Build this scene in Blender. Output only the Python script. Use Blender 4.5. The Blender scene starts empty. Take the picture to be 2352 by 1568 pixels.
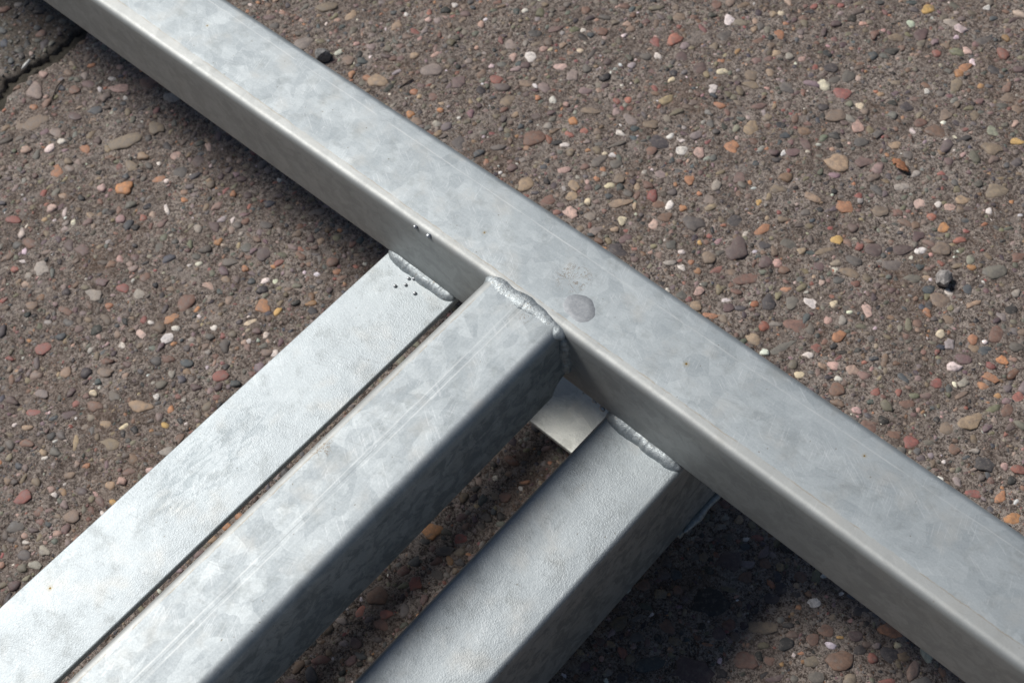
import bpy, bmesh, math, random
import numpy as np
from mathutils import Vector, Matrix
rnd = random.Random(7); rng = np.random.default_rng(7)
SC = bpy.context.scene; COL = SC.collection
MM = 0.001
GZ = 186.0                      # every height below is measured in mm from the top of the rail; the ground is 186 mm lower
# ---------------------------------------------------------------- camera
cd = bpy.data.cameras.new('camera'); cam = bpy.data.objects.new('camera', cd); COL.objects.link(cam)
def rot(ax, ay, az):
    return (Matrix.Rotation(az, 3, 'Z') @ Matrix.Rotation(ay, 3, 'Y') @ Matrix.Rotation(ax, 3, 'X'))
RC = rot(0.5403, 0.1143, 0.7479)
cam.matrix_world = Matrix.Translation(Vector((310.87, -242.92, 601.39 + GZ)) * MM) @ RC.to_4x4()
cd.sensor_width = 36.0; cd.lens = 2839.5 / 2352 * 36.0
cd.clip_start = 0.02; cd.clip_end = 50
cd.dof.use_dof = True; cd.dof.focus_distance = 0.70; cd.dof.aperture_fstop = 18
SC.camera = cam
# ---------------------------------------------------------------- sky and sun: a bright hazy day, broad light from the upper left
SUN_EL, SUN_AZ = math.radians(51.5), math.radians(180 + 10)     # azimuth of the sun measured from +X
w = bpy.data.worlds.new('World'); SC.world = w; w.use_nodes = True
nt = w.node_tree; nt.nodes.clear()
sky = nt.nodes.new('ShaderNodeTexSky'); sky.sky_type = 'NISHITA'; sky.sun_disc = False
sky.sun_elevation = SUN_EL; sky.sun_rotation = math.pi / 2 - SUN_AZ
sky.air_density = 1.0; sky.dust_density = 1.0; sky.ozone_density = 1.0
bg = nt.nodes.new('ShaderNodeBackground'); bg.inputs['Strength'].default_value = 0.05
wo = nt.nodes.new('ShaderNodeOutputWorld')
nt.links.new(sky.outputs[0], bg.inputs[0]); nt.links.new(bg.outputs[0], wo.inputs[0])
sl = bpy.data.lights.new('sun', 'SUN'); so = bpy.data.objects.new('sun', sl); COL.objects.link(so)
sl.energy = 4.8; sl.angle = math.radians(19); sl.color = (1.0, 0.965, 0.92)
sd = Vector((math.cos(SUN_EL) * math.cos(SUN_AZ), math.cos(SUN_EL) * math.sin(SUN_AZ), math.sin(SUN_EL)))
so.rotation_euler = sd.to_track_quat('Z', 'Y').to_euler(); so.location = (0, 0, 2)
SC.view_settings.view_transform = 'Standard'; SC.view_settings.look = 'None'
SC.view_settings.exposure = -0.28; SC.view_settings.gamma = 1.0
# ---------------------------------------------------------------- node helper
def lin(c):
    return tuple(((v / 255) / 12.92 if v / 255 < .04045 else ((v / 255 + .055) / 1.055) ** 2.4) for v in c)
class NB:
    def __init__(s, name):
        s.m = bpy.data.materials.new(name); s.m.use_nodes = True; s.t = s.m.node_tree; s.t.nodes.clear()
        s.out = s.n('ShaderNodeOutputMaterial'); s.p = s.n('ShaderNodeBsdfPrincipled'); s.l(s.p.outputs[0], s.out.inputs[0])
    def n(s, k, **a):
        o = s.t.nodes.new(k)
        for q, v in a.items(): setattr(o, q, v)
        return o
    def l(s, a, b): s.t.links.new(a, b)
    def put(s, sock, v):
        if hasattr(v, 'links'): s.l(v, sock)
        else:
            if isinstance(v, tuple) and len(v) == 3 and len(sock.default_value) == 4: v = v + (1,)
            sock.default_value = v
    def coord(s, kind='Object', scale=1000.0, stretch=(1, 1, 1), off=(0, 0, 0)):
        tc = s.n('ShaderNodeTexCoord'); mp = s.n('ShaderNodeMapping')
        mp.inputs['Scale'].default_value = tuple(scale * q for q in stretch); mp.inputs['Location'].default_value = off
        s.l(tc.outputs[kind], mp.inputs[0]); return mp.outputs[0]
    def noise(s, v, sc, det=3, rough=.5, dist=0., out=0):
        o = s.n('ShaderNodeTexNoise'); s.l(v, o.inputs['Vector'])
        o.inputs['Scale'].default_value = sc; o.inputs['Detail'].default_value = det
        o.inputs['Roughness'].default_value = rough; o.inputs['Distortion'].default_value = dist
        return o.outputs[out]
    def vor(s, v, sc, feat='F1', out='Distance', rand=1.):
        o = s.n('ShaderNodeTexVoronoi', feature=feat); s.put(o.inputs['Vector'], v)
        o.inputs['Scale'].default_value = sc; o.inputs['Randomness'].default_value = rand
        return o.outputs[out]
    def ramp(s, v, a, b, lo=0., hi=1.):
        o = s.n('ShaderNodeMapRange', interpolation_type='SMOOTHSTEP'); s.put(o.inputs[0], v)
        for i, q in zip((1, 2, 3, 4), (a, b, lo, hi)): o.inputs[i].default_value = q
        return o.outputs[0]
    def math(s, op, a, b=0., c=0.):
        o = s.n('ShaderNodeMath', operation=op)
        for i, q in enumerate((a, b, c)): s.put(o.inputs[i], q)
        return o.outputs[0]
    def mix(s, f, a, b, mode='MIX'):
        o = s.n('ShaderNodeMix', data_type='RGBA', blend_type=mode)
        s.put(o.inputs[0], f); s.put(o.inputs[6], a); s.put(o.inputs[7], b); return o.outputs[2]
    def vadd(s, a, b, k=1.):
        o = s.n('ShaderNodeVectorMath', operation='MULTIPLY_ADD')
        s.put(o.inputs[0], b); o.inputs[1].default_value = (k, k, k); s.put(o.inputs[2], a); return o.outputs[0]
    def sep(s, v):
        o = s.n('ShaderNodeSeparateXYZ'); s.l(v, o.inputs[0]); return o.outputs
    def bump(s, h, strength=.3, dist=.001, nrm=None):
        o = s.n('ShaderNodeBump'); o.inputs['Strength'].default_value = strength; o.inputs['Distance'].default_value = dist
        s.l(h, o.inputs['Height'])
        if nrm is not None: s.l(nrm, o.inputs['Normal'])
        return o.outputs[0]
    def set(s, **a):
        for k, v in a.items(): s.put(s.p.inputs[k.replace('_', ' ')], v)
        return s.m
# ---------------------------------------------------------------- object helpers
def me_from(name, verts, faces, smooth=True, sharp=None):
    me = bpy.data.meshes.new(name)
    me.from_pydata([tuple(v) for v in (np.asarray(verts, float) * MM)], [], [tuple(int(i) for i in f) for f in faces])
    me.validate(); me.update()
    if smooth: me.polygons.foreach_set('use_smooth', [True] * len(me.polygons))
    if sharp: me.set_sharp_from_angle(angle=math.radians(sharp))
    return me
def link(name, me, mat=None, parent=None, loc=(0, 0, 0), **props):
    o = bpy.data.objects.new(name, me); COL.objects.link(o)
    if mat is not None and not me.materials: me.materials.append(mat)
    if parent is not None: o.parent = parent
    o.location = Vector(loc) * MM
    for k, v in props.items(): o[k] = v
    return o
_VN = {}
def vnoise(x, y, cell, seed=0):
    """smooth value noise on numpy arrays, range -1..1"""
    r = _VN.get(seed)
    if r is None: r = _VN[seed] = np.random.default_rng(seed).random((256, 256)) * 2 - 1
    X = x / cell; Y = y / cell; i = np.floor(X).astype(int); j = np.floor(Y).astype(int)
    f = X - i; g = Y - j; f = f * f * (3 - 2 * f); g = g * g * (3 - 2 * g)
    a = r[i % 256, j % 256]; b = r[(i + 1) % 256, j % 256]; c = r[i % 256, (j + 1) % 256]; d = r[(i + 1) % 256, (j + 1) % 256]
    return (a * (1 - f) + b * f) * (1 - g) + (c * (1 - f) + d * f) * g
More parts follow.
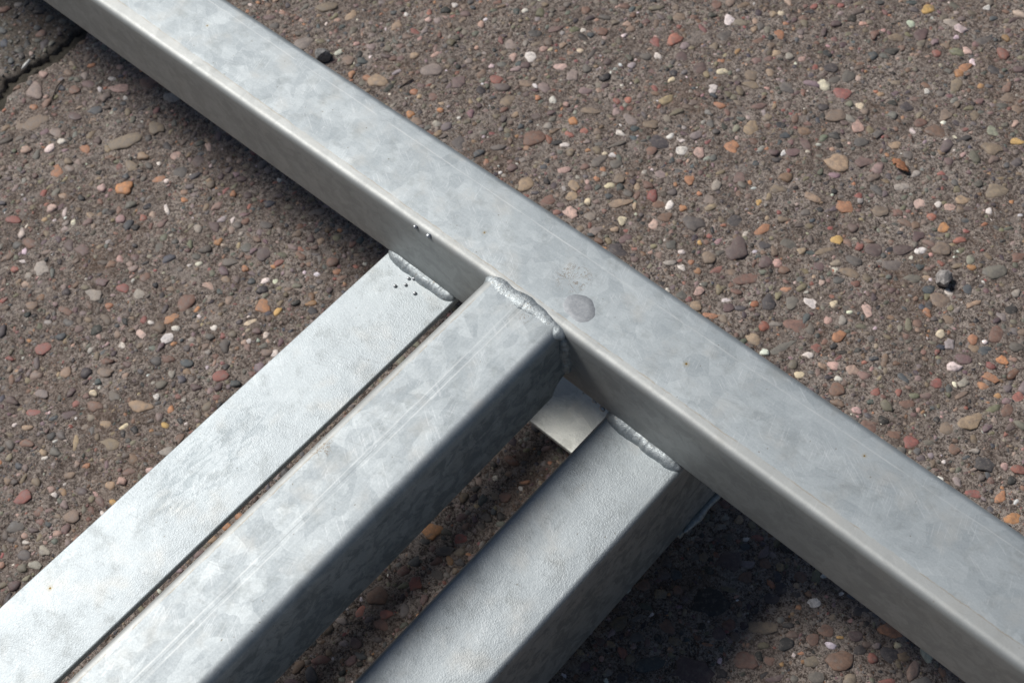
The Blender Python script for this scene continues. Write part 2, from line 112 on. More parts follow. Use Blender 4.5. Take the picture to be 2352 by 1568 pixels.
PEB = '''-569,-61,33.4,18.2,-132,T;-481,-20,30.6,19.6,-118,T;157,-19,27,18,-141,k;177,-61,26.2,15.5,-148,p;-596,-36,21.9,15.4,167,v;0,214,20.2,16.6,129,p;11,328,20.1,15.6,178,t;-198,200,21.1,14.8,-126,b;-114,259,18.1,16.6,-153,d;-321,202,22.4,13.1,-139,v;149,12,18.6,14.8,-122,p;-438,154,18.3,14.6,-139,v;-351,164,18.5,14.4,-159,t;-519,36,19.2,13.5,-161,b;120,377,16.8,15,-110,T;-440,-53,18.4,13.6,-147,O;-41,213,19.4,12.8,-142,G;-454,199,19.6,12.5,-133,T;-70,155,15.7,14.8,-161,d;22,198,20.3,11.1,-121,b;-470,7,17.8,12.6,-149,T;53,399,16.5,13.5,-173,b;212,198,19.4,11.4,-107,t;-306,-93,17.7,12.4,-85,b;159,314,16.8,12.9,-132,g;242,4,16.2,13.3,-115,b;-66,316,15.8,13.6,-112,t;-535,15,20.1,10.4,-149,i;193,-10,19.3,10.8,-138,T;-14,-160,15.6,13.3,-156,b;153,-76,19.5,10.6,-128,B;-260,-175,20.2,10,-145,t;74,186,15.9,12.7,-155,b;-505,-79,16.4,12.2,-25,o;96,411,16.7,11.8,-137,T;-17,233,15.3,12.7,-141,d;-28,389,14.9,12.9,169,r;-18,366,16.3,11.7,-151,T;-292,-22,15.2,12.4,139,p;-175,354,14.9,12.6,136,R;-19,-102,15.5,12.1,-134,O;-487,38,19.3,9.7,-159,l;197,-35,15.2,12.2,-133,b;38,451,15.2,12,116,T;142,268,13.7,13.3,94,T;-414,-11,15.8,11.5,-160,G;-429,-149,15.6,11.5,171,l;-171,160,13.7,13,-130,t;98,273,15.9,10.7,-146,g;-137,341,13.6,12.5,-152,p;-64,290,14.6,11.6,146,o;20,408,14,12,147,d;254,40,15.4,10.9,-145,o;-244,216,13.5,12.3,114,T;-143,383,13.8,11.9,132,G;47,190,15,10.8,117,d;-292,206,13.6,11.9,146,P;80,276,14.3,11.3,-177,p;-245,157,14.7,10.9,-29,G;118,307,14.8,10.8,-164,T;-293,-124,14.7,10.8,-113,w;-253,-210,15.5,10.2,-151,T;-146,159,14.1,11.1,-119,b;-410,7,14.9,10.4,-14,p;-14,480,13.5,11.3,117,p;-67,367,13.7,11.1,165,g;-364,-194,15.2,10,-131,r;40,296,13.4,11.3,-135,o;26,341,13.6,11.1,-137,P;78,165,21.2,7.1,-112,g;-269,-280,13.5,11.1,-116,r;188,268,15.6,9.5,99,b;-373,-136,14.5,10.2,-158,l;-253,-56,12.4,11.9,-170,o;-532,-15,14.5,10.1,-130,B;-35,407,14.6,10,-71,G;117,340,15.6,9.3,174,B;162,151,13.8,10.4,-166,b;-429,205,13.8,10.4,122,t;96,289,15.1,9.4,-139,p;-152,400,13.8,10.2,140,w;-99,361,12.2,11.5,-148,T;-229,246,12.4,11.3,171,v;30,504,13,10.7,-134,G;-425,-28,14.9,9.3,-152,o;-385,221,12.9,10.7,-63,t;63,309,12.3,11.1,178,T;2,367,13.1,10.4,121,i;-140,214,14.6,9.3,82,g;27,241,13.1,10.2,165,G;-157,342,11.9,11.2,146,p;-611,-8,14,9.5,-140,b;-232,-119,12.3,10.8,-132,r;-131,269,15.8,8.4,-151,T;236,176,13.2,10,-146,d;-219,271,13.3,9.9,137,v;-180,250,18.8,6.9,-150,T;263,27,11.9,10.9,-166,d;-416,-115,13.5,9.6,11,P;-42,270,13.2,9.8,144,P;-98,192,17.7,7.3,-123,t;-454,-34,12.9,10,178,T;-542,-53,13.5,9.5,-164,v;78,248,16.4,7.8,-175,T;-254,-297,14.4,8.8,-138,G;-148,263,14,9,170,v;-189,378,11.5,10.9,153,T;78,463,11.9,10.5,101,T;-458,-140,13,9.6,-171,b;-262,265,11.7,10.6,174,w;128,161,12.6,9.8,-118,b;-286,265,12.2,10.1,148,v;-12,194,11.6,10.6,128,T;-28,465,13.3,9.2,-162,T;-288,-198,14.7,8.3,-141,b;13,355,11.5,10.5,-129,G;-288,32,13.9,8.6,-125,g;-140,183,12.3,9.7,171,t;-51,406,13.2,9,-158,d;-366,-72,13.2,9,141,G;24,217,11.1,10.7,-114,P;-25,507,11.5,10.3,-132,y;49,418,12.6,9.4,135,T;-232,324,13.4,8.8,-173,b;-92,352,14.7,8,-159,T;-123,161,12.5,9.4,-173,I;-608,57,12.7,9.2,168,G;-300,-217,16.2,7.2,-135,p;16,288,13.8,8.4,-172,t;-21,328,15.2,7.6,153,P;-563,0,13.4,8.6,-156,P;-490,-135,13.8,8.3,-153,r;-390,165,11.2,10.2,166,T;-228,-265,12.8,8.9,-154,T;-359,-117,12.1,9.3,-169,r;74,259,12.1,9.3,-175,G;60,201,11.7,9.6,121,g;-277,288,11.9,9.4,-154,d;104,197,10.9,10.2,90,o;106,229,13.3,8.3,143,I;-620,14,15,7.3,-149,P;-268,228,12.7,8.6,-166,r;-213,219,13.6,8,-111,p;-10,279,12.5,8.7,-141,T;-541,-31,13.1,8.3,-155,p;-62,204,11.4,9.5,-110,b;-81,270,11.9,9.1,123,i;-312,-2,12.2,8.8,-154,G;-568,-12,12,8.8,171,b;-74,169,11.8,8.9,-109,P;-343,-112,10.8,9.7,-180,l;-346,-30,13.5,7.7,180,p;-306,-175,13.5,7.7,-148,T;203,183,10.6,9.8,-149,T;34,470,12.2,8.5,-119,o;-429,-120,11.9,8.7,171,p;190,159,11,9.4,-122,r;-108,411,11.1,9.3,127,o;4,240,13.4,7.7,-101,o;-308,-45,13.2,7.8,-148,g;58,158,12.4,8.3,171,t;-172,408,10.7,9.5,135,b;-303,-110,13.7,7.4,-111,o;-687,-10,11.9,8.5,-175,B;-379,-161,13.3,7.6,-166,b;54,481,11.6,8.7,-172,d;271,154,11.6,8.7,-94,O;87,426,12,8.4,164,s;127,181,10.6,9.5,132,i;116,272,12.7,7.9,-139,g;146,-50,10.7,9.3,-135,b;165,334,10.9,9.1,103,b;2,-172,12.2,8.1,-144,b;-87,181,11.1,8.9,128,c;-186,342,11.9,8.3,-20,r;-432,-2,11.2,8.8,180,i;66,431,10.8,9.1,-130,T;-266,302,14,7,-122,P;172,44,10.1,9.7,135,k;-93,234,10.2,9.6,-158,v;-652,-6,12.5,7.8,139,k;-503,-48,11.3,8.5,174,o;-311,-134,13.4,7.1,-176,I;185,9,12.1,7.8,-148,d;-233,272,11.1,8.5,-151,I;-366,225,11.6,8.1,169,r;182,236,10.9,8.6,-159,P;62,338,14.4,6.5,-141,l;-405,-176,10.3,9,-146,T;-127,220,9.9,9.3,155,g;82,333,10.1,9.1,100,I;-589,-3,11.2,8.2,-173,T;71,209,13.1,7,-174,w;105,355,10.9,8.4,-134,t;-304,-71,12.5,7.3,-160,i;-497,-70,11.1,8.2,-170,v;-23,316,11.2,8.1,-122,P;229,-8,10.3,8.8,-125,e;-109,168,10.9,8.3,-137,v;-115,330,11.8,7.6,116,w;-307,-27,10.8,8.3,158,G;0,-93,10.4,8.6,-149,r;38,400,9.8,9.1,-118,b;-477,153,11.4,7.8,-155,G;-211,374,13.8,6.4,-137,e;-42,186,9.8,9,-147,G;108,325,9.9,8.9,96,O;-454,-21,10.6,8.3,-147,t;185,293,10.4,8.4,114,k;-378,-125,12.3,7.1,-149,P;-283,-183,11.8,7.4,24,g;-379,172,10.9,8,-156,B;227,234,10.6,8.2,85,r;-94,263,10.6,8.2,-145,w;-385,189,10.2,8.5,-172,v;-244,240,12,7.2,30,T;-32,438,9.6,9,-125,B;-156,190,11.2,7.7,-129,i;-331,-219,10.9,7.9,-162,v;-117,395,11.3,7.6,-125,b;-299,181,11,7.8,-170,b;-2,-107,13.4,6.4,-141,G;-214,-186,10.7,8,-142,l;-182,325,10,8.5,-152,G;-240,-248,10.7,7.9,-159,p;-231,-306,9.7,8.7,-161,G;-170,231,9.7,8.7,147,R;-214,284,10.4,8.1,138,g;237,-14,11.7,7.2,-136,G;52,253,15.8,5.3,-122,T;35,369,10.2,8.2,-136,t;-65,193,10.2,8.2,132,I;-281,-214,10.3,8.1,-120,T;172,182,10.8,7.7,-158,b;-134,174,9.9,8.4,-152,t;-74,210,10,8.3,-123,b;210,-10,11.5,7.2,-116,k;53,267,9.3,8.9,-174,y;-367,-166,10.6,7.8,-164,G;98,306,9.7,8.5,107,p;-70,243,10.3,8,177,o;-259,335,10.7,7.7,142,b;-322,-233,14.7,5.6,-146,r;-290,152,12.1,6.8,171,T;-96,160,11.1,7.4,75,v;-1,-137,9.2,8.9,158,r;233,39,10.9,7.5,72,d;107,429,12.2,6.7,-140,y;-546,-82,10.6,7.7,-169,i;226,220,10.3,7.9,-87,b;-39,325,10.5,7.7,-142,B;-352,-99,10.5,7.7,-112,b;102,344,10.4,7.7,-136,i;-46,238,9.2,8.7,-145,v;-489,157,13.3,6,-147,P;-607,-19,10.5,7.6,173,i;-274,161,9.6,8.3,-175,l;204,267,9.8,8.1,-170,G;145,-95,12.2,6.5,-119,d;8,154,9.1,8.7,127,t;-261,-128,10.4,7.6,-156,B;164,10,9.5,8.3,87,b;-99,319,10.9,7.1,-152,o;-42,344,9.4,8.2,123,b;-113,248,9.4,8.2,-149,b;-270,-202,10,7.7,-165,t;224,14,10,7.7,-172,b;-115,210,9.6,8,113,T;-213,342,10.1,7.6,-126,T;191,33,9.8,7.8,-132,b;-456,-65,10.3,7.4,162,I;-7,155,8.8,8.6,-146,G;-251,-278,9.7,7.8,100,b;-355,-40,9.8,7.7,167,l;-344,268,9.8,7.7,-157,P;-331,-195,9.4,8,-94,t;-224,-215,10.7,7,-123,b;-477,-92,10.1,7.4,-166,t;-258,255,10.2,7.3,-150,p;-344,-238,11.2,6.6,-161,p;-122,292,13.2,5.6,-122,e;-473,-106,9,8.2,-157,I;-120,349,9.8,7.5,-145,c;-139,236,16.7,4.4,-119,g;189,251,10.2,7.2,-134,B;174,-32,9.7,7.5,-135,p;117,-38,9.2,7.9,-137,b;-314,-261,9.8,7.4,175,g;208,25,10.5,6.9,66,w;-88,372,9.9,7.3,127,t;-304,-252,10.9,6.6,-150,b;-215,174,14.1,5.1,-137,g;-126,410,9.5,7.5,128,G;152,288,9.6,7.4,120,B;204,235,11.6,6.1,-166,o;-224,160,11.6,6.1,-108,B;-222,-294,11.4,6.2,-160,l;69,493,9.8,7.2,-137,p;-358,247,9.4,7.5,151,v;49,367,9,7.8,112,g;-92,219,10.3,6.8,-160,b;-662,13,8.6,8.1,-171,B;-31,367,8.8,7.9,-137,d;34,435,8.8,7.9,104,g;186,18,9,7.7,-128,d;-502,-35,9.6,7.2,176,p;-184,233,9.6,7.2,143,O;-216,-173,8.6,8,176,b;-192,166,8.7,7.9,177,P;215,172,8.8,7.8,85,b;6,-123,8.8,7.8,-157,G;139,312,9.4,7.3,113,s;-274,256,9.4,7.3,143,i;-281,-242,9.8,7,-158,g;56,283,8.5,8,88,P;27,168,8.7,7.8,-137,p;14,229,8.9,7.6,-138,d;178,156,10.9,6.2,-138,b;-375,-92,9.5,7.1,163,P;257,162,10.5,6.4,98,o;97,180,8.5,7.9,-114,r;8,469,10,6.7,146,r;-44,457,9.3,7.2,122,b;57,239,8.8,7.6,118,p;202,252,9.9,6.7,-147,O;8,194,9.9,6.7,-141,T;-431,-160,9.6,6.9,-163,l;-77,449,8.6,7.7,-140,p;-366,189,11.2,5.9,-162,p;242,153,12,5.5,-157,r;26,486,10.3,6.4,-178,I;-218,-305,10.8,6.1,-160,l;136,-68,9.8,6.7,-138,G;-504,-66,9.5,6.9,-166,T;19,-132,9.1,7.2,-146,b;-348,9,9.1,7.2,164,p;-96,393,8.6,7.6,-144,t;-442,-24,9.2,7.1,176,G;178,254,9.2,7.1,103,o;128,-18,9.2,7.1,-156,B;74,406,13,5,-121,d;-346,205,8.9,7.3,-165,t;-218,-324,9.4,6.9,-132,p;-262,-153,9.8,6.6,-138,g;115,176,9.1,7.1,-118,I;-334,-59,9.2,7,-162,G;155,258,9.2,7,-170,T;1,166,9.2,7,-107,i;221,4,8.8,7.3,-127,b;240,23,8.8,7.3,-125,p;-126,428,8.1,7.9,-153,t;209,-24,8.3,7.7,94,b;-1,-192,8.4,7.6,179,p;-240,-137,10.1,6.3,-148,p;-361,-178,8.7,7.3,-134,B;21,154,10.9,5.8,-154,o;-426,165,8.9,7.1,-152,e;3,-51,9.4,6.7,-143,b;-213,240,9.1,6.9,145,w;-15,-175,9.8,6.4,96,R;-300,155,8.7,7.2,-141,O;-316,175,8.2,7.6,118,o;255,186,9.3,6.7,-147,r;124,322,10.2,6.1,-139,R;-205,301,8.6,7.2,140,p;-284,8,9.1,6.8,-98,T;-583,-48,9.2,6.7,177,o;-86,396,9.2,6.7,126,l;-164,207,8.1,7.6,-84,T;98,210,9.5,6.4,107,l;204,226,9.2,6.6,-166,o;0,-165,9.2,6.6,-145,R;-264,16,8.9,6.8,-117,t;178,208,8.9,6.8,-116,r;-472,186,12.1,5,101,g;-226,-231,9.6,6.3,-175,t;39,220,8.5,7.1,177,b;168,25,9,6.7,-155,b;-392,-44,12.3,4.9,157,w;12,537,9.4,6.4,-90,w;-353,195,8.8,6.8,-157,P;-174,331,9.8,6.1,-178,w;-116,200,9.3,6.4,-145,c;-355,-164,9.1,6.5,-160,P;-73,226,7.9,7.4,-150,G;96,328,8,7.3,84,R;-180,208,11.4,5.1,58,k;74,316,8.3,7,-132,b;-329,-10,9.1,6.3,-127,b;-415,22,11.2,5.1,161,I;-555,31,9.2,6.2,2,i;-250,-72,11.4,5,-118,c;20,273,8.9,6.4,-140,g;-9,386,7.9,7.2,113,c;-107,154,8.1,7,-101,T;-79,435,10.1,5.6,116,p;-177,220,9.1,6.2,-179,R;218,-32,12,4.7,-128,p;-320,-125,8.8,6.4,159,r;-383,-101,9.2,6.1,175,i;-57,219,8.6,6.5,-143,o;-294,-114,9.3,6,-151,w;-330,-17,8.5,6.5,-160,g;-302,-206,9.8,5.6,-106,r;-441,-89,9.3,5.9,-178,t;23,183,9.3,5.9,-155,b;142,278,9.3,5.9,-169,w;3,-71,8.3,6.6,-146,G;-704,20,9.6,5.7,-156,l;-402,-62,8.4,6.5,170,R;106,375,7.8,7,-116,G;-272,-266,8.5,6.4,3,T;-271,12,8,6.8,178,p;64,355,8.9,6.1,-112,l;-197,216,8.1,6.7,77,l;-257,-193,11.3,4.8,-103,c;-365,17,9.5,5.7,-134,p;-647,-28,8.2,6.6,156,B;77,380,8.2,6.6,114,P;-332,217,9.6,5.6,-105,i;-315,-244,10.3,5.2,-134,t;-248,-135,8.5,6.3,-156,g;-550,18,8.9,6,-158,w;-315,183,8.2,6.5,-159,P;-93,207,9.5,5.6,98,b;247,17,8.7,6.1,-133,d;-313,-203,9.6,5.5,106,p;192,220,8.5,6.2,87,l;-266,-101,8.2,6.4,-164,G;-467,-5,8.6,6.1,159,d;-257,-246,9.7,5.4,-141,T;-132,-184,8.3,6.3,7,o;-446,-75,8.2,6.3,-179,b;101,155,7.8,6.6,-133,c;-528,-56,8.4,6.1,-171,w;-249,-305,9.3,5.5,-149,G;-200,225,8.5,6,-93,g;-258,278,7.6,6.7,-166,i;141,241,7.7,6.6,112,b;-178,385,7.3,6.9,-163,b;161,-4,11.4,4.4,-150,e;162,280,12.2,4.1,-116,t;-375,155,7.8,6.4,138,o;-32,172,11.3,4.4,-142,l;39,242,7.5,6.6,119,t;178,196,8.5,5.8,-135,P;-302,229,7.7,6.4,153,v;-278,331,7.7,6.4,-158,g;-145,247,9.1,5.4,-167,w;-1,-116,9.1,5.4,-119,b;-121,432,7.9,6.2,127,c;-38,151,7.2,6.8,-150,P;158,244,7.4,6.6,-111,c;-366,243,7.6,6.4,165,I;-29,302,8.1,6,-141,d;90,204,7.7,6.3,119,i;-449,-44,8,6,169,B;-240,-52,8,6,113,y;-110,192,7.6,6.3,-148,B;-355,-135,7.9,6,-164,o;180,307,7.4,6.4,93,l;-462,-83,8,5.9,172,k;-98,213,8,5.9,132,t;-310,22,8.9,5.3,-148,e;-222,-223,7.6,6.2,-135,i;-294,-267,7.8,6,-176,B;-357,-154,7.9,5.9,-164,T;271,12,11.6,4,-138,r;-248,292,7.6,6.1,77,t;96,172,8.4,5.5,-139,w;191,-51,7.2,6.4,-127,d;-263,-142,7.8,5.9,6,l;-228,209,7.3,6.3,-100,t;136,-26,7.5,6.1,-136,b;7,-181,9.1,5,-142,G;85,218,7.7,5.9,110,c;256,18,7.2,6.3,-114,r;150,176,8.2,5.5,-105,r;-353,36,8.2,5.5,-0,v;-268,279,10.2,4.4,-122,T;-255,178,7.6,5.9,-132,e;-236,315,7,6.4,154,B;-497,-61,7.7,5.8,-179,v;-173,210,8.9,5,-152,w;141,253,8.2,5.4,162,o;70,272,7.5,5.9,119,r;-128,188,7,6.3,147,P;-134,-195,7.2,6.1,173,O;-128,404,7.8,5.6,128,t;-449,-155,9.9,4.4,-146,w;136,39,6.8,6.4,-120,t;-240,-263,7.5,5.8,-174,v;-120,178,7,6.2,120,c;-298,-159,7.6,5.7,-161,P;-288,-248,7.6,5.7,-167,t;256,177,7.1,6.1,-102,k;-231,-181,8.8,4.9,-146,G;-390,24,7.7,5.6,-24,v;-135,162,7.4,5.8,175,P;-446,-164,7.6,5.6,176,R;-293,-41,7.6,5.6,-156,o;-160,173,7.2,5.9,146,k;-239,198,8,5.3,-130,e;-76,400,7.3,5.8,-142,i;196,210,9.8,4.3,-111,T;-148,317,7.8,5.4,-92,c;-232,4,7.9,5.3,-149,o;-240,-74,7.9,5.3,-150,P;-242,-290,9.2,4.5,-145,p;148,156,7,5.9,31,I;-378,42,7.5,5.5,-158,r;-85,170,6.7,6.1,-154,t;-279,-46,7,5.8,177,B;-315,-151,7.2,5.6,-170,w;199,243,7.3,5.5,-168,r;133,198,9.3,4.3,-140,B;-358,2,7,5.7,-178,o;-340,261,9,4.4,-99,T;-547,-16,7.6,5.2,160,P;153,36,7.9,5,-144,r;-153,301,8,4.9,159,r;-372,250,7.6,5.1,131,R;-298,-192,7.3,5.3,9,c;-232,296,7.3,5.3,-169,c;135,301,8.4,4.6,-139,T;-388,-28,7.4,5.2,-157,O;-232,-173,7.4,5.2,15,y;-133,-222,8,4.8,-101,P;93,341,6.5,5.9,98,w;-55,158,6.5,5.9,-149,P;-226,-280,7.1,5.4,-163,i;204,1,7.6,5,-136,d;-20,-188,7.9,4.8,-157,l;100,251,6.5,5.8,-122,P;-693,9,7,5.3,-91,k;-158,288,7,5.3,134,v;126,358,6.5,5.7,95,w;-399,-148,7.1,5.2,167,v;-276,274,8.2,4.5,117,l;-269,-94,6.7,5.5,175,w;-258,-262,7.2,5.1,-157,i;-84,295,6.2,5.9,136,G;-517,6,7.3,5,-159,B;-213,-204,6.5,5.6,-139,I;-478,170,6.7,5.4,176,b;138,24,6.7,5.4,-135,G;-301,39,6.3,5.7,19,e;-215,202,6.4,5.6,-164,B;-407,229,6.5,5.5,173,b;-213,-238,7.6,4.7,7,y;-129,199,6.1,5.8,179,o;200,-20,7.2,4.9,-136,e;-86,469,6.2,5.6,121,r;-225,234,6.2,5.6,173,o;-292,227,9.6,3.6,-102,T;-171,182,7,4.9,-147,B;246,168,6.3,5.4,90,b;155,-46,5.9,5.7,106,d;-303,303,6.1,5.5,167,w;-282,173,6.2,5.4,-174,O;24,431,6.4,5.2,116,w;-160,223,6.6,5,-148,v;104,416,6.1,5.4,98,p;162,186,6.1,5.4,99,R;-275,-112,6.8,4.8,3,l;-338,-16,8.8,3.7,130,w;-237,-280,6.6,4.9,-162,B;190,46,7.7,4.2,-116,l;-163,152,6.1,5.3,-157,r;-398,230,7,4.6,-151,B;-256,-111,6.4,5,164,l;22,172,8.2,3.9,-141,w;25,303,5.8,5.5,99,k;-246,316,5.9,5.4,166,w;-244,-297,6.6,4.8,-162,i;-214,-279,6.3,5,178,v;247,183,6.7,4.7,113,i;-226,-163,7.3,4.3,178,k;240,166,6,5.2,-109,g;-549,3,6.7,4.6,160,w;-344,278,6,5.1,-168,B;-358,203,6.5,4.7,146,G;-258,-94,6.1,5,171,r;-32,186,6.1,5,-143,w;-156,233,6.1,5,-150,e;-257,-162,6.2,4.9,168,w;-175,175,6.2,4.9,-108,p;-223,16,6.2,4.9,-157,R;-253,-233,6.4,4.6,-118,o;146,-59,5.9,4.9,126,k;-25,154,7.2,4,-142,k;67,228,6,4.8,120,I;226,180,7.3,3.9,-137,l;-201,243,5.5,5.1,-179,i;-127,206,5.5,5.1,152,l;-320,153,6.9,4,-84,l;-240,-87,6.1,4.5,-156,i;128,34,6.2,4.4,77,l;-271,0,6.5,4.1,-162,R;-240,-300,7.4,3.6,-144,w;-388,236,5.6,4.7,162,w;-14,259,5.8,4.5,126,y;-521,11,5.9,4.4,170,w;-100,271,6.6,3.9,-143,w;263,35,6,4.2,-158,c;-155,218,6.6,3.8,-152,O;-65,176,5.1,4.9,154,e;6,-34,7.3,3.4,-129,o;-252,-263,5.7,4.3,7,w;196,21,5.7,4.3,-134,d;163,-35,5.3,4.6,-132,k;-303,-6,5.5,4.4,163,e;-273,21,5.7,4.2,-117,B;-97,154,5.8,4.1,-145,B;-378,166,5.5,4.3,-161,B;-276,27,5.2,4.5,-88,B;-462,173,5.4,4.3,-175,i;-285,-277,5.5,4.2,-179,G;-313,-123,6.2,3.7,10,w;212,-34,7.4,3.1,-109,k;-20,183,5.2,4.4,-142,o;-61,166,5.7,4,-143,R;-253,281,6.6,3.4,-92,c;-142,191,5.6,4,-179,l;-238,-84,5.2,4.3,180,w;-268,32,5.2,4.3,-167,B;-512,150,5.3,4.2,172,o;-76,233,4.8,4.6,144,o;-437,-17,5.5,4,159,w;-181,368,5,4.4,-152,r;-55,237,4.7,4.6,137,o;-110,424,5,4.3,-144,o;-192,156,5,4.3,149,l;-283,-250,5.5,3.9,-127,w;129,15,5.9,3.6,-139,v;-297,244,6.6,3.2,176,l;-338,2,6.2,3.4,101,R;-285,42,6.8,3.1,-138,v;-276,-25,5.1,4.1,-165,O;-416,186,5.5,3.8,-154,B;-133,192,4.9,4.2,142,I;-338,36,5.2,3.9,155,w;202,43,5.7,3.5,-137,w;-78,175,5.4,3.6,-143,r;-141,223,4.5,4.2,163,c;-259,33,4.7,4,172,o;-238,18,4.6,4,174,v;-26,201,4.8,3.8,143,y;-379,-197,4.9,3.7,-175,O;-325,-249,4.6,3.9,-150,w;220,149,5.6,3.1,-157,w;134,375,4.9,3.5,-135,O;-317,27,4.6,3.7,-164,k;-238,-150,4.5,3.7,179,l;148,31,5,3.2,40,w;173,-42,6.8,2.3,-147,o;202,15,4.1,3.7,-113,o;130,191,4.1,3.4,-132,R;233,16,4.7,2.9,39,y;-24,-50,4.7,2.9,-106,l;-249,16,3.9,3.4,179,e;-299,-186,4.1,3.2,177,w;-332,-68,4.1,3.1,-121,w;217,40,4.6,2.5,59,w;221,-8,4.7,2.4,-137,o;215,160,3,2.7,-109,w;218,-12,2.9,2.7,95,w;264,14,3.1,2.4,-130,k'''
SPAT = [(-104.7, -8.1, -63.599999999999994, 1.25), (-101.9, -6.2, -63.599999999999994, 1.25), (-107.6, -18.0, -63.599999999999994, 1.25), (-102.7, -13.0, -63.599999999999994, 1.25), (-93.2, -13.8, -63.599999999999994, 1.25), (-89.7, -0.7, -1.5, 1.6), (-78.5, -0.2, -1.8, 1.9), (126.9, 1.4, -63, 0.9), (103.7, 1.1, -58, 0.9)]
SPOT = (28.6, 17.5)
LS1 = (-409.6, 153.0)
LS2 = (134.1, 283.3)
TWIGS = [([(-572.4, -37.2, 0), (-577.3, -27.7, 1), (-582.5, -20.6, 1.2), (-585.6, -10.6, 0.3)], 'thin dark curved twig on the concrete left of the rail'), ([(-329.0, 169.8, 0), (-327.9, 176.6, 0.8), (-326.2, 184.1, 0.2)], 'straight brown twig on the concrete above the rail near the top')]
SLIV = [(-625.3, -28.4, 1.5), (-626.3, -23.4, 2), (-627.7, -17.2, 2)]
LEAF = (51.4, 351.9, -0.2)
DOTL = (-117.2, -297.8, 0.8)
SMEAR = (-107.4, -182.9, 34)
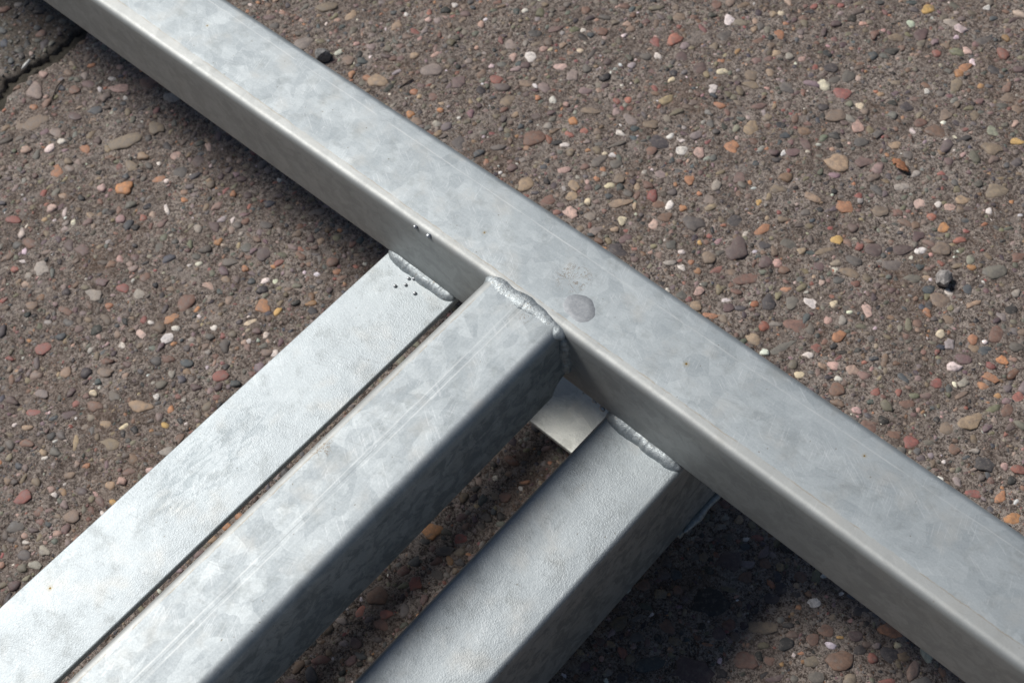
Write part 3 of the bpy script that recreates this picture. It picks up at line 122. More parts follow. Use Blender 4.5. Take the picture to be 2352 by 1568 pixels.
# ---------------------------------------------------------------- materials
def galvanised(name, peel=0., along='X', seam=None, dirt=None, tone=1., corner_glint=None, spang=1., dots=(), smear=None, warmth=0., mott=1., top=0.):
    """hot-dip galvanised steel: faint crystal patches, scratches along the tube, specks; peel = orange-peel relief"""
    b = NB(name); v = b.coord()
    wv = b.vadd(v, b.noise(v, .07, 2, .5, out=1), 5.)
    cell = b.vor(wv, .085, out='Color'); cs = b.sep(cell)
    cell2 = b.vor(b.vadd(b.coord(stretch=(.6, 1, 1) if along == 'X' else (1, .6, 1)), b.noise(v, .2, 2, .5, out=1), 1.2), .15, out='Color'); cs2 = b.sep(cell2)
    big = b.noise(v, .018, 4, .6); mid = b.noise(v, .09, 5, .65); fine = b.noise(v, .9, 4, .7)
    st = (.035, 1, 1) if along == 'X' else (1, .035, 1)
    sv = b.coord(stretch=st); scr = b.noise(sv, .55, 4, .7, .3)
    t = b.math('MULTIPLY', b.math('SUBTRACT', cs[0], .5), .11 * spang)
    t = b.math('ADD', t, b.math('MULTIPLY', b.math('SUBTRACT', cs2[1], .5), .085 * spang))
    t = b.math('ADD', t, b.math('MULTIPLY', b.math('SUBTRACT', big, .5), .16 * mott))
    t = b.math('ADD', t, b.math('MULTIPLY', b.math('SUBTRACT', mid, .5), .20 * mott))
    t = b.math('ADD', t, b.math('MULTIPLY', b.math('SUBTRACT', fine, .5), .28))
    t = b.math('ADD', t, b.math('MULTIPLY', b.math('SUBTRACT', scr, .5), .16 * mott))
    f = b.math('ADD', t, .5)
    col = b.mix(b.ramp(f, .25, .75), tuple(q * tone for q in (.31, .345, .365)), tuple(q * tone for q in (.49, .527, .54)))
    warm = b.noise(v, .04, 3, .6); col = b.mix(b.ramp(warm, .5, .75, 0, .5), col, tuple(q * tone for q in (.46, .46, .44)))
    # scuffs: sets of fine parallel scratches in several directions, each set in its own patches
    for k, (ang, sc_) in enumerate(((.5, .9), (1.25, 1.1), (-.35, .8))):
        mp = b.n('ShaderNodeMapping'); mp.inputs['Rotation'].default_value = (0, 0, ang); b.l(v, mp.inputs[0])
        m2 = b.n('ShaderNodeMapping'); m2.inputs['Scale'].default_value = (.05, 1, 1); b.l(mp.outputs[0], m2.inputs[0])
        lines = b.ramp(b.noise(m2.outputs[0], sc_, 2, .6), .57, .63); where = b.ramp(b.noise(v, .045 + .01 * k, 3, .6, .4), .52, .60)
        col = b.mix(b.math('MULTIPLY', b.math('MULTIPLY', lines, where), .19), col, (.72, .74, .75) if k < 2 else (.22, .23, .23))
    # pale lengthwise runs and finger-wide stains on the side faces
    zz = b.sep(v)[2]; run_ = b.noise(b.coord(stretch=(.02, .5, .5) if along == 'X' else (.5, .02, .5)), .7, 5, .75, .6)
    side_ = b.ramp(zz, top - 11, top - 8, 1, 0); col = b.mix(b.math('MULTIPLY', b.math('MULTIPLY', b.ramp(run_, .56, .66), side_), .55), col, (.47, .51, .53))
    col = b.mix(b.math('MULTIPLY', b.ramp(b.noise(v, .06, 5, .7), .5, .68), .35), col, (.24, .26, .26))
    if warmth: col = b.mix(warmth, col, (1., .93, .84), 'MULTIPLY')
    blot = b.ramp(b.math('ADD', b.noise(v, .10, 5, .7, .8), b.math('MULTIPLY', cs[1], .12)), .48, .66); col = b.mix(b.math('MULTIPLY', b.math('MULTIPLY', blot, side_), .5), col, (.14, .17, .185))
    # specks and pin holes
    sp = b.vor(b.vadd(v, b.noise(v, .3, 2, .5, out=1), 2.), .16); pres = b.ramp(b.noise(v, .05, 2), .52, .6)
    spk = b.math('MULTIPLY', b.ramp(sp, .05, .10, 1, 0), pres)
    gr = b.math('MULTIPLY', b.ramp(b.noise(v, 2.2, 2, .6), .70, .76), b.ramp(b.noise(v, .035, 3), .5, .62))
    col = b.mix(b.math('MULTIPLY', b.math('MAXIMUM', spk, gr), .7), col, (.20, .19, .16))
    xyz = b.sep(v); ax = xyz[1] if along == 'X' else xyz[0]; run = xyz[0] if along == 'X' else xyz[1]
    wob = b.noise(b.coord(stretch=(.25, .25, .25) ), .35, 5, .75)
    if corner_glint is not None:            # warm sun highlight painted along the rolled corner, edged by a ragged dirty line
        c0, c1 = corner_glint; a2 = b.math('ADD', ax, b.math('MULTIPLY', b.math('SUBTRACT', wob, .5), 2.6))
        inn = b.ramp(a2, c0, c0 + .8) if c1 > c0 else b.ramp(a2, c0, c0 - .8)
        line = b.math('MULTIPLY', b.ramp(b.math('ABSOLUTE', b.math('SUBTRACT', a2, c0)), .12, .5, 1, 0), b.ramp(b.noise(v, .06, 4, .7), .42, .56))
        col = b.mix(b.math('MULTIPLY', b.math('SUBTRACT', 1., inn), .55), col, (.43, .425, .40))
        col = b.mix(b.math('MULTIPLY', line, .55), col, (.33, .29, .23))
    if seam is not None:             # drawn lines in the middle of the face
        for k, (s0, wd) in enumerate(seam):
            d = b.math('ABSOLUTE', b.math('SUBTRACT', b.math('ADD', ax, b.math('MULTIPLY', wob, .5)), s0))
            ln = b.math('MULTIPLY', b.ramp(d, wd * .3, wd, 1, 0), b.ramp(b.noise(sv, .9, 3, .8), .35, .62))
            col = b.mix(b.math('MULTIPLY', ln, .55), col, ((.25, .27, .28) if k == 1 else (.60, .62, .62)))
    if dirt is not None:             # brown squiggles of flux dirt round given points
        for (dx, dy, rr) in dirt:
            px = b.math('SUBTRACT', xyz[0], dx); py = b.math('SUBTRACT', xyz[1], dy)
            d = b.math('SQRT', b.math('ADD', b.math('MULTIPLY', px, px), b.math('MULTIPLY', py, py)))
            ridge = b.math('ABSOLUTE', b.math('SUBTRACT', b.noise(v, .13, 4, .65, 1.6), .5))
            m = b.math('MULTIPLY', b.ramp(ridge, .006, .024, 1, 0), b.ramp(d, rr * .55, rr, 1, 0))
            col = b.mix(b.math('MULTIPLY', m, .85), col, (.22, .18, .14))
    for (dx, dy, rr) in dots:         # small yellow rust spots with a faint halo
        px = b.math('SUBTRACT', xyz[0], dx); py = b.math('SUBTRACT', xyz[1], dy)
        d = b.math('SQRT', b.math('ADD', b.math('MULTIPLY', px, px), b.math('MULTIPLY', py, py)))
        col = b.mix(b.ramp(d, rr, rr * 3.4, .35, 0), col, (.34, .28, .16)); col = b.mix(b.ramp(d, rr * .6, rr, 1, 0), col, (.20, .13, .02))
    if smear is not None:             # feathery grey smears left by the zinc bath
        for (dx, dy, rr) in smear:
            px = b.math('SUBTRACT', xyz[0], dx); py = b.math('MULTIPLY', b.math('SUBTRACT', xyz[1], dy), .45)
            d = b.math('SQRT', b.math('ADD', b.math('MULTIPLY', px, px), b.math('MULTIPLY', py, py)))
            m = b.math('MULTIPLY', b.ramp(b.noise(b.coord(stretch=(1, .3, 1)), .22, 5, .7, 1.5), .46, .6), b.ramp(d, rr * .3, rr, 1, 0))
            col = b.mix(b.math('MULTIPLY', m, .55), col, (.27, .31, .33))
    ro = b.ramp(b.math('ADD', f, b.math('MULTIPLY', fine, .1)), .2, .9, .70, .60)
    h = b.math('ADD', b.math('MULTIPLY', fine, .25), b.math('MULTIPLY', b.math('SUBTRACT', 1., spk), .3))
    h = b.math('ADD', h, b.math('MULTIPLY', scr, .15))
    nr = b.bump(h, .35, .00025)
    if peel:
        pn = b.noise(v, 1.1, 2, .55); pn2 = b.vor(b.vadd(v, b.noise(v, 1.2, 2, .5, out=1), .9), 1.25, 'SMOOTH_F1')
        pk = b.math('MULTIPLY', b.math('ADD', pn, b.math('MULTIPLY', pn2, .5)), b.ramp(b.noise(v, .03, 3, .6), .35, .65, .35, 1.1)); nr = b.bump(pk, peel, .0009, nr)
    return b.set(Base_Color=col, Metallic=.82, Roughness=ro, Normal=nr)
M_RAIL = galvanised('galvanised_rail', 0, 'X', corner_glint=(6.5, 9), dirt=[(12, 31, 13)], seam=[(47, .7)], dots=[(99, 27, .8), (-52, 22, .6), (-330, 30, .6), (205, 42, .6)])
M_CROSS = galvanised('galvanised_cross', 0, 'Y', corner_glint=(-23.5, -20), seam=[(-1.5, .8), (.8, .5), (3.0, .7)], dirt=[(9, -7, 5), (-24, -140, 9)])
M_FLAT = galvanised('galvanised_flat_bar', .26, 'Y', tone=1.12, spang=.1, mott=.4, top=-64, dots=[DOTL], smear=[SMEAR])
M_POST = galvanised('galvanised_lower_tube', .28, 'Y', tone=1.0, spang=.15, mott=.7, top=-64)
M_PLATE = galvanised('galvanised_plate', .15, 'X', tone=1.5, spang=.8, warmth=1., top=-160)
def weld_mat():
    b = NB('galvanised_weld'); v = b.coord(); n1 = b.noise(v, .35, 5, .65); n2 = b.noise(v, 1.3, 3, .6)
    col = b.mix(b.ramp(n1, .3, .7), (.27, .30, .315), (.44, .475, .485))
    gr = b.math('MULTIPLY', b.ramp(b.noise(v, .5, 3, .7), .60, .68), .6); col = b.mix(gr, col, (.30, .25, .18))
    return b.set(Base_Color=col, Metallic=.78, Roughness=b.ramp(n2, .3, .7, .50, .68), Normal=b.bump(b.math('ADD', n1, b.math('MULTIPLY', n2, .3)), .5, .0009))
M_WELD = weld_mat()
def spot_mat():
    b = NB('dull_zinc_spot'); v = b.coord(); n = b.noise(v, .5, 5, .7)
    sp = b.ramp(b.noise(v, 1.6, 2, .6), .68, .74)
    col = b.mix(b.ramp(n, .3, .7), (.27, .285, .305), (.35, .365, .38)); col = b.mix(b.math('MULTIPLY', sp, .5), col, (.25, .24, .22))
    return b.set(Base_Color=col, Metallic=.85, Roughness=.66, Normal=b.bump(n, .2, .0003))
M_SPOT = spot_mat()
K = 1.3
PAL = dict(o=(172,112,68),O=(185,120,55),t=(158,130,100),T=(128,108,88),b=(120,86,70),p=(92,72,72),P=(112,86,84),g=(104,98,90),G=(88,84,80),d=(62,58,62),k=(36,38,42),w=(208,198,190),c=(208,188,150),i=(176,138,124),I=(198,160,148),r=(142,78,68),R=(160,92,72),e=(112,102,80),B=(66,74,80),l=(150,140,130),y=(196,150,60),v=(136,118,112),s=(134,138,116))
def pc(k, j=0.07):
    c = np.array(lin(PAL[k])) * K; c = c * .72 + .28 * c.mean(); c = (c * .86 + .14 * np.array((.20, .172, .15))) * .94; c = c * (1 + rnd.uniform(-j, j)) * (1 + rng.uniform(-j * .5, j * .5, 3))
    return tuple(float(min(q, .85)) for q in c)
def peb_mat(name, attr):
    b = NB(name)
    if attr: a = b.n('ShaderNodeAttribute', attribute_name='col'); c0 = a.outputs['Color']
    else: a = b.n('ShaderNodeObjectInfo'); c0 = a.outputs['Color']
    g = b.n('ShaderNodeNewGeometry'); mp = b.n('ShaderNodeMapping'); mp.inputs['Scale'].default_value = (1000,) * 3; b.l(g.outputs['Position'], mp.inputs[0]); v = mp.outputs[0]
    n1 = b.noise(v, .22, 4, .65, .5); n2 = b.noise(v, 1.3, 3, .7)
    c = b.mix(1., c0, b.mix(b.ramp(n1, .3, .7), (.72, .72, .74), (1.22, 1.2, 1.16)), 'MULTIPLY')
    c = b.mix(1., c, b.mix(b.ramp(n2, .3, .7), (.86, .86, .86), (1.12, 1.12, 1.12)), 'MULTIPLY')
    film = b.ramp(b.noise(v, .3, 5, .75), .50, .66, 0, .7)       # cement film left on the stone
    c = b.mix(film, c, (.185, .16, .14))
    return b.set(Base_Color=c, Roughness=b.ramp(n1, .3, .7, .5, .8), Specular_IOR_Level=.4, Normal=b.bump(b.math('ADD', n1, n2), .25, .0006))
M_PEB = peb_mat('pebble_stone', False); M_PEBS = peb_mat('small_pebble_stone', True)
def slab_mat(name, dark=False):
    b = NB(name); v = b.coord()
    n1 = b.noise(v, .02, 4, .6); n2 = b.noise(v, .25, 5, .7); n3 = b.noise(v, 1.1, 4, .75); n4 = b.noise(v, 2.6, 2, .6)
    A, B_ = ((.068, .052, .044), (.47, .40, .35)) if not dark else ((.085, .076, .062), (.20, .182, .155))
    c = b.mix(b.ramp(b.math('ADD', b.math('MULTIPLY', n3, .22), b.math('ADD', b.math('MULTIPLY', n2, .42), b.math('MULTIPLY', b.noise(v, .55, 4, .7), .36))), .42, .58), A, B_)
    c = b.mix(b.ramp(n1, .38, .62, 0, .42), c, (.12, .088, .072))
    pale = b.math('MULTIPLY', b.ramp(b.noise(v, .035, 4, .65, .5), .54, .68), .4); c = b.mix(pale, c, (.42, .37, .335))
    c = b.mix(b.ramp(b.noise(v, .012, 4, .6), .52, .66, 0, .3), c, (.17, .105, .07))
    # sand grains of many colours, about a millimetre across
    gv = b.vor(b.vadd(v, b.noise(v, .7, 2, .5, out=1), 1.), .62, out='Color'); gd = b.vor(b.vadd(v, b.noise(v, .7, 2, .5, out=1), 1.), .62)
    gs = b.sep(gv)
    gcol = b.mix(b.ramp(gs[0], .2, .8), (.06, .055, .055), (.34, .27, .23)); gcol = b.mix(b.ramp(gs[1], .8, .9), gcol, (.42, .40, .38)); gcol = b.mix(b.ramp(gs[1], .0, .12, 1, 0), gcol, (.24, .11, .05))
    gm = b.math('MULTIPLY', b.ramp(gd, .30, .42, 1, 0), b.ramp(gs[2], .50, .56))
    c = b.mix(b.math('MULTIPLY', gm, .75), c, gcol)
    gv2 = b.vor(v, .27, out='Color'); gd2 = b.vor(b.vadd(v, b.noise(v, .5, 2, .5, out=1), 1.5), .27); g2 = b.sep(gv2)
    pit = b.math('MULTIPLY', b.ramp(gd2, .10, .26, 1, 0), b.ramp(g2[0], .72, .76)); c = b.mix(b.math('MULTIPLY', pit, .8), c, (.05, .045, .045))
    h = b.math('ADD', b.math('MULTIPLY', n3, .8), b.math('MULTIPLY', n4, .35)); h = b.math('ADD', h, b.math('MULTIPLY', n2, 1.2)); h = b.math('ADD', h, b.math('MULTIPLY', gm, .25)); h = b.math('SUBTRACT', h, b.math('MULTIPLY', pit, .7))
    return b.set(Base_Color=c, Roughness=.88, Specular_IOR_Level=.25, Normal=b.bump(h, 1., .0016))
M_SLAB = slab_mat('exposed_aggregate_concrete'); M_SLAB2 = slab_mat('darker_concrete', True)
def plain(name, c1, c2, sc=.5, ro=.7, bs=.4):
    b = NB(name); v = b.coord(); n = b.noise(v, sc, 4, .65)
    return b.set(Base_Color=b.mix(b.ramp(n, .3, .7), c1, c2), Roughness=ro, Normal=b.bump(n, bs, .0008))
# ---------------------------------------------------------------- concrete slabs
def height(x, y):
    return .8 * vnoise(x, y, 9, 1) + .75 * vnoise(x, y, 4.2, 2) + .35 * vnoise(x, y, 1.7, 3) + .7 * vnoise(x, y, 60, 4) - .9
def jx(y): return -626 - .10 * y + 5 * vnoise(y, y * 0, 38, 9) + 2.5 * vnoise(y, y * 0, 11, 10)
def grid_slab(name, xs, ys, mat, side, label=None):
    X, Y = np.meshgrid(xs, ys, indexing='ij'); J = jx(Y) + side * (3.6 + 2. * vnoise(X * 0, Y, 17, 12 + side) + 2 * vnoise(X * 0, Y, 5, 15 + side))
    if side > 0: Xs = J + (X - xs[0]) * (xs[-1] - J) / (xs[-1] - xs[0]); d = Xs - J
    else: Xs = J - (xs[-1] - X) * (J - xs[0]) / (xs[-1] - xs[0]); d = J - Xs
    Z = height(Xs, Y) - 9 * np.exp(-d / 3.2) * (1 + .5 * vnoise(Xs, Y, 4, 22)) - np.clip(1.2 - d, 0, 1.2) * 9
    n, m = X.shape; V = np.stack([Xs, Y, Z], -1).reshape(-1, 3) * MM
    idx = np.arange(n * m).reshape(n, m)
    F = np.stack([idx[:-1, :-1], idx[1:, :-1], idx[1:, 1:], idx[:-1, 1:]], -1).reshape(-1, 4)
    me = bpy.data.meshes.new(name); me.vertices.add(len(V)); me.vertices.foreach_set('co', V.ravel())
    me.loops.add(F.size); me.loops.foreach_set('vertex_index', F.ravel().astype(np.int32))
    me.polygons.add(len(F)); me.polygons.foreach_set('loop_start', np.arange(0, F.size, 4, dtype=np.int32)); me.polygons.foreach_set('loop_total', np.full(len(F), 4, dtype=np.int32))
    me.polygons.foreach_set('use_smooth', np.ones(len(F), bool)); me.update(calc_edges=True)
    me.materials.append(mat)
    return link(name, me, kind='structure', label=label)
ys = np.concatenate([np.arange(-900, -420, 8.), np.arange(-420, 700, 1.5), np.arange(700, 1500, 9.)])
xs = np.concatenate([np.arange(-622, -617, 1.), np.arange(-617, 360, 1.6), np.arange(360, 1400, 9.)])
slab = grid_slab('paving_slab', xs, ys, M_SLAB, 1, 'large grey brown concrete slab with exposed pebbles under the steel frame')
xs2 = np.concatenate([np.arange(-1500, -860, 9.), np.arange(-860, -627, 1.8)]); ys2 = np.concatenate([np.arange(-900, -200, 7.), np.arange(-200, 180, 1.8), np.arange(180, 1500, 8.)])
slab2 = grid_slab('paving_slab', xs2, ys2, M_SLAB2, -1, 'neighbouring slab with dark angular chippings beyond the black joint')
yy = np.arange(-900, 1500, 3.); tt = np.linspace(-22, 22, 16); V = []
for y in yy:
    jj = float(jx(np.array([y]))[0])
    for t_ in tt: V.append((jj + t_, y, -6.5 + 2.5 * float(vnoise(np.array([jj + t_]), np.array([y]), 5, 31)[0]) + 1.5 * float(vnoise(np.array([jj + t_]), np.array([y]), 2.2, 32)[0])))
n = len(tt); F = [(i * n + j, i * n + j + 1, (i + 1) * n + j + 1, (i + 1) * n + j) for i in range(len(yy) - 1) for j in range(n - 1)]
link('joint_soil', me_from('joint_soil', V, F), plain('black_joint_soil', (.022, .02, .014), (.07, .06, .045), .8, .95, .9), kind='stuff', label='black damp soil and moss packed in the joint between the slabs')
# ---------------------------------------------------------------- pebbles set in the concrete
def pebble_shape(seed, nseg=12, angular=False):
    r = np.random.default_rng(seed); a = np.arange(nseg) / nseg * 2 * math.pi
    ex = r.uniform(1.7, 2.6); R = (np.abs(np.cos(a)) ** ex + np.abs(np.sin(a)) ** ex) ** (-1 / ex)
    R = R * (1 + .09 * np.cos(2 * a + r.uniform(0, 6)) + .09 * np.cos(3 * a + r.uniform(0, 6)) + .05 * np.cos(5 * a + r.uniform(0, 6)))
    if angular: R = R * (1 + r.uniform(-.20, .14, nseg))
    else: R = R * (1 + r.uniform(-.085, .07, nseg))
    V = []; rings = [(1.0, -.9), (1.0, .05), (.88, .5), (.55, .84)]
    for s, z in rings:
        for k in range(nseg): V.append((s * R[k] * math.cos(a[k]), s * R[k] * math.sin(a[k]), z + r.uniform(-.05, .05)))
    V.append((0, 0, 1.)); F = []
    for q in range(len(rings) - 1):
        for k in range(nseg):
            k2 = (k + 1) % nseg; F.append((q * nseg + k, q * nseg + k2, (q + 1) * nseg + k2, (q + 1) * nseg + k))
    q = len(rings) - 1
    for k in range(nseg): F.append((q * nseg + k, q * nseg + (k + 1) % nseg, len(V) - 1))
    return np.array(V), F
SHP = [pebble_shape(100 + i, 12, i % 2 == 1) for i in range(18)]
SHM = []
for Vp, Fp in SHP:
    m_ = me_from('pebble', Vp * 1000 / 1000, Fp); m_.materials.append(M_PEB); SHM.append(m_)
raw = [q.split(',') for q in PEB.split(';')]
peb = [(float(a), float(b_), float(c) / 2, float(d) / 2, math.radians(float(e)), f) for a, b_, c, d, e, f in raw]
peb.sort(key=lambda q: -q[2] * q[3] / ((q[0] - 311) ** 2 + (q[1] + 243) ** 2 + 770 ** 2))
PX = np.array([(q[0], q[1], q[2]) for q in peb])
def hz(x, y): return float(height(np.array([x]), np.array([y]))[0])
NPART = 296
def near_joint(x, y, r): return abs(x - float(jx(np.array([y]))[0])) < r + 8
for i, (x, y, a, c, th, k) in enumerate(peb[:NPART]):
    if near_joint(x, y, a * .6): continue
    par = slab if x > float(jx(np.array([y]))[0]) else slab2
    o = link('pebble', SHM[rnd.randrange(18)], None, par, (x, y, hz(x, y) + rnd.uniform(-.1, .25)))
    o.scale = (a, c, max(.9, min(2.2, .26 * c)) * rnd.uniform(.7, 1.15)); o.rotation_euler = (rnd.uniform(-.04, .04), rnd.uniform(-.04, .04), th + rnd.choice((0, math.pi)))
    o.color = pc(k) + (1,)
# everything smaller: one mesh per slab
def scatter(items, parent, name, label):
    VV, FF, CC, SM = [], [], [], 0
    for (x, y, a, c, th, col, z, lo) in items:
        Vp, Fp = (SHP if not lo else SHL)[rnd.randrange(18 if not lo else 10)]
        ca, sa = math.cos(th), math.sin(th); h_ = max(.5, .42 * c)
        P = np.stack([x + a * Vp[:, 0] * ca - c * Vp[:, 1] * sa, y + a * Vp[:, 0] * sa + c * Vp[:, 1] * ca, z + Vp[:, 2] * h_], 1)
        VV.append(P); FF += [tuple(i_ + SM for i_ in f) for f in Fp]; SM += len(P); CC.append(np.tile(np.array(col + (1,)), (len(P), 1)))
    me = me_from(name, np.concatenate(VV), FF); ca_ = me.color_attributes.new('col', 'FLOAT_COLOR', 'POINT'); ca_.data.foreach_set('color', np.concatenate(CC).astype(np.float32).ravel())
    return link(name, me, M_PEBS, parent, kind='stuff', label=label)
def lo_shape(seed):
    Vp, Fp = pebble_shape(seed, 7, seed % 2 == 0); n_ = 7
    keep = list(range(0, 2 * n_)) + list(range(2 * n_, 3 * n_)) + [len(Vp) - 1]; Vn = Vp[keep]; Fn = []
    for q in range(2):
        for k in range(n_): k2 = (k + 1) % n_; Fn.append((q * n_ + k, q * n_ + k2, (q + 1) * n_ + k2, (q + 1) * n_ + k))
    for k in range(n_): Fn.append((2 * n_ + k, 2 * n_ + (k + 1) % n_, 3 * n_))
    return Vn, Fn
SHL = [lo_shape(300 + i) for i in range(10)]
itA, itB = [], []
for (x, y, a, c, th, k) in peb[NPART:]:
    if near_joint(x, y, a * .6): continue
    (itA if x > -626 else itB).append((x, y, a, c, th, pc(k), hz(x, y) - .1, False))
WK = 'gggGGGbbbTTTTTPPppteeevvvlddBBkkirogGbTgwTe'
# fill with small grit and pebbles, avoiding the measured ones
cellmap = {}
for q in PX: cellmap.setdefault((int(q[0] // 25), int(q[1] // 25)), []).append(q)
def free(x, y, r):
    i, j = int(x // 25), int(y // 25)
    for di in (-1, 0, 1):
        for dj in (-1, 0, 1):
            for q in cellmap.get((i + di, j + dj), ()):
                if (q[0] - x) ** 2 + (q[1] - y) ** 2 < (q[2] * .85 + r) ** 2: return False
    return True
CV = RC.transposed(); CP = Vector((310.87, -242.92, 601.39))
def inview(x, y, mg=1.06):
    q = CV @ (Vector((x, y, -186)) - CP); sx = 2839.5 * q.x / -q.z / 1176; sy = 2839.5 * q.y / -q.z / 784
    return abs(sx) < mg and abs(sy) < mg
cnt = 0
for _ in range(110000):
    x, y = rnd.uniform(-900, 390), rnd.uniform(-430, 750)
    iv = inview(x, y)
    if not iv and rnd.random() < .75: continue
    r = .8 + min(4.2, rnd.expovariate(1.05)); 
    if not iv: r *= 1.5
    if near_joint(x, y, r + 1) or not free(x, y, r * .8): continue
    side = x > float(jx(np.array([y]))[0])
    if r > 1.7: cellmap.setdefault((int(x // 25), int(y // 25)), []).append((x, y, r))
    k = rnd.choice(WK) if side else rnd.choice('kkkdddBBGGggvlb')
    col = pc(k, .22); 
    if r < 2: col = tuple(q * .9 for q in col)
    (itA if side else itB).append((x, y, r * rnd.uniform(1, 1.5), r * rnd.uniform(.65, 1), rnd.uniform(0, 6.3), col, hz(x, y) - .25, r < 2.6))
    cnt += 1
    if cnt > 40000: break
scatter(itA, slab, 'fine_aggregate', 'small pebbles and grit set flush in the concrete')
scatter(itB, slab2, 'fine_aggregate', 'small dark angular chippings set in the concrete')
# ---------------------------------------------------------------- the welded frame
frame = bpy.data.objects.new('steel_frame', None); COL.objects.link(frame); frame.empty_display_size = .05
frame.location = (0, 0, GZ * MM)
frame['label'] = 'bright galvanised steel frame of welded square tubes and flat bars lying on the pebbled concrete'; frame['category'] = 'steel frame'
def prof(w, h, r, seg=7, mid=4):
    """closed rounded rectangle, w across, h high, centred"""
    P = []; cs = [(w / 2 - r, h / 2 - r, 0), (-w / 2 + r, h / 2 - r, 90), (-w / 2 + r, -h / 2 + r, 180), (w / 2 - r, -h / 2 + r, 270)]
    for q, (cx, cy, a0) in enumerate(cs):
        for k in range(seg + 1):
            a = math.radians(a0 + 90 * k / seg); P.append((cx + r * math.cos(a), cy + r * math.sin(a)))
        nx = cs[(q + 1) % 4]; a = math.radians(a0 + 90)
        e0 = (cx + r * math.cos(a), cy + r * math.sin(a)); e1 = (nx[0] + r * math.cos(a), nx[1] + r * math.sin(a))
        for k in range(1, mid): P.append((e0[0] + (e1[0] - e0[0]) * k / mid, e0[1] + (e1[1] - e0[1]) * k / mid))
    return P
def tube(name, axis, stations, ctr, w, h, r, wall=3., bow=lambda s: 0., wav=.12, seed=0, solid=False, mid=4):
    """hollow rolled section along X or Y; ctr = (across, height) of the section centre"""
    V, F = [], []; loops = [prof(w, h, r, mid=mid)]
    if not solid: loops.append(prof(w - 2 * wall, h - 2 * wall, max(r - wall, .8), mid=mid))
    L = len(loops[0]); S = len(stations)
    for li, lp in enumerate(loops):
        for s in stations:
            for k, (a, z) in enumerate(lp):
                nz = float(vnoise(np.array([s + seed * 91.]), np.array([k * 5.3 + seed]), 30., 40 + seed)[0]) * wav if li == 0 else 0
                A = ctr[0] + a * (1 + nz * .006) + bow(s); Zz = ctr[1] + z * (1 + nz * .006)
                V.append((s, A, Zz) if axis == 'X' else (A, s, Zz))
    flip = axis == 'Y'
    for li in range(len(loops)):
        o = li * L * S
        for i in range(S - 1):
            for k in range(L):
                k2 = (k + 1) % L; f = (o + i * L + k, o + (i + 1) * L + k, o + (i + 1) * L + k2, o + i * L + k2)
                F.append(f if (li == 1) ^ (not flip) else f[::-1])
    for i, en in ((0, 0), (S - 1, 1)):
        if solid:
            f = tuple(i * L + k for k in range(L)); F.append(f if (en == 0) ^ flip else f[::-1])
        else:
            for k in range(L):
                k2 = (k + 1) % L; f = (i * L + k, L * S + i * L + k, L * S + i * L + k2, i * L + k2); F.append(f)
    me = me_from(name, V, F, True)
    bm = bmesh.new(); bm.from_mesh(me); bmesh.ops.recalc_face_normals(bm, faces=bm.faces); bm.to_mesh(me); bm.free()
    me.set_sharp_from_angle(angle=math.radians(38)); return me
def bow(u): return -.01174 * (math.sqrt(u * u + 25 * 25) - 25)
RH = 64.8; MT = -64.3                                  # rail height, top of the lower members
st = list(np.arange(-1150, -160, 12.)) + list(np.arange(-160, 200, 6.)) + list(np.arange(200, 900, 12.))
rail = link('rail', tube('rail', 'X', st, (30, -RH / 2), 60, RH, 4.8, 3, bow, .34, 1), M_RAIL, frame, label='long square tube running right across the frame')
sty = list(np.arange(-900, -60, 10.)) + list(np.arange(-60, .1, 4.))
cross_me = tube('cross_tube', 'Y', sty, (.35, -31.7 - .25), 60, 63.2, 6.2, 3, wav=.34, seed=2, mid=6)
cross = link('cross_tube', cross_me, M_CROSS, frame, label='square tube butt welded flush against the side of the long rail')
# drainage notch in the end of the cross tube
cut = me_from('notch', [(x, -1 + 15 * math.cos(a) , -63 + 15.5 * math.sin(a)) for x in (-60, 60) for a in np.linspace(0, 2 * math.pi, 33)[:-1]],
              [(k, (k + 1) % 32, 32 + (k + 1) % 32, 32 + k) for k in range(32)] + [tuple(range(31, -1, -1)), tuple(range(32, 64))], False)
bmc = bmesh.new(); bmc.from_mesh(cut); bmesh.ops.recalc_face_normals(bmc, faces=bmc.faces); bmc.to_mesh(cut); bmc.free()
co = bpy.data.objects.new('notch', cut); COL.objects.link(co); co.parent = frame
bo = cross.modifiers.new('b', 'BOOLEAN'); bo.operation = 'DIFFERENCE'; bo.solver = 'EXACT'; bo.object = co
bpy.context.view_layer.update(); dg = bpy.context.evaluated_depsgraph_get()
nm = bpy.data.meshes.new_from_object(cross.evaluated_get(dg)); cross.modifiers.clear(); cross.data = nm; bpy.data.objects.remove(co)
nm.set_sharp_from_angle(angle=math.radians(38)); nm.name = 'cross_tube'
if not nm.materials: nm.materials.append(M_CROSS)
sl_ = list(np.arange(-900, 0, 12.)) + [1.5]
link('flat_bar', tube('flat_bar', 'Y', sl_, (-99.9, MT - 2.5), 62.5, 5, 1.1, wav=.1, seed=3, solid=True, mid=3), M_FLAT, frame, label='pale flat bar with a rough zinc skin, welded under the rail')
slr = list(np.arange(-900, 40, 12.)) + [48.]
link('lower_tube', tube('lower_tube', 'Y', slr, (89.9, -RH - .3 - 47.6), 58.8, 95.2, 3.4, 3, wav=.1, seed=4), M_POST, frame, label='deep rectangular tube with a rough zinc skin passing under the rail')
link('base_plate', tube('base_plate', 'X', list(np.arange(-20, 121, 10.)), (24, -160.3 - 2.2), 57, 4.4, 1.0, wav=.1, seed=5, solid=True, mid=3), M_PLATE, frame, label='dull stained flat plate lowest in the frame')
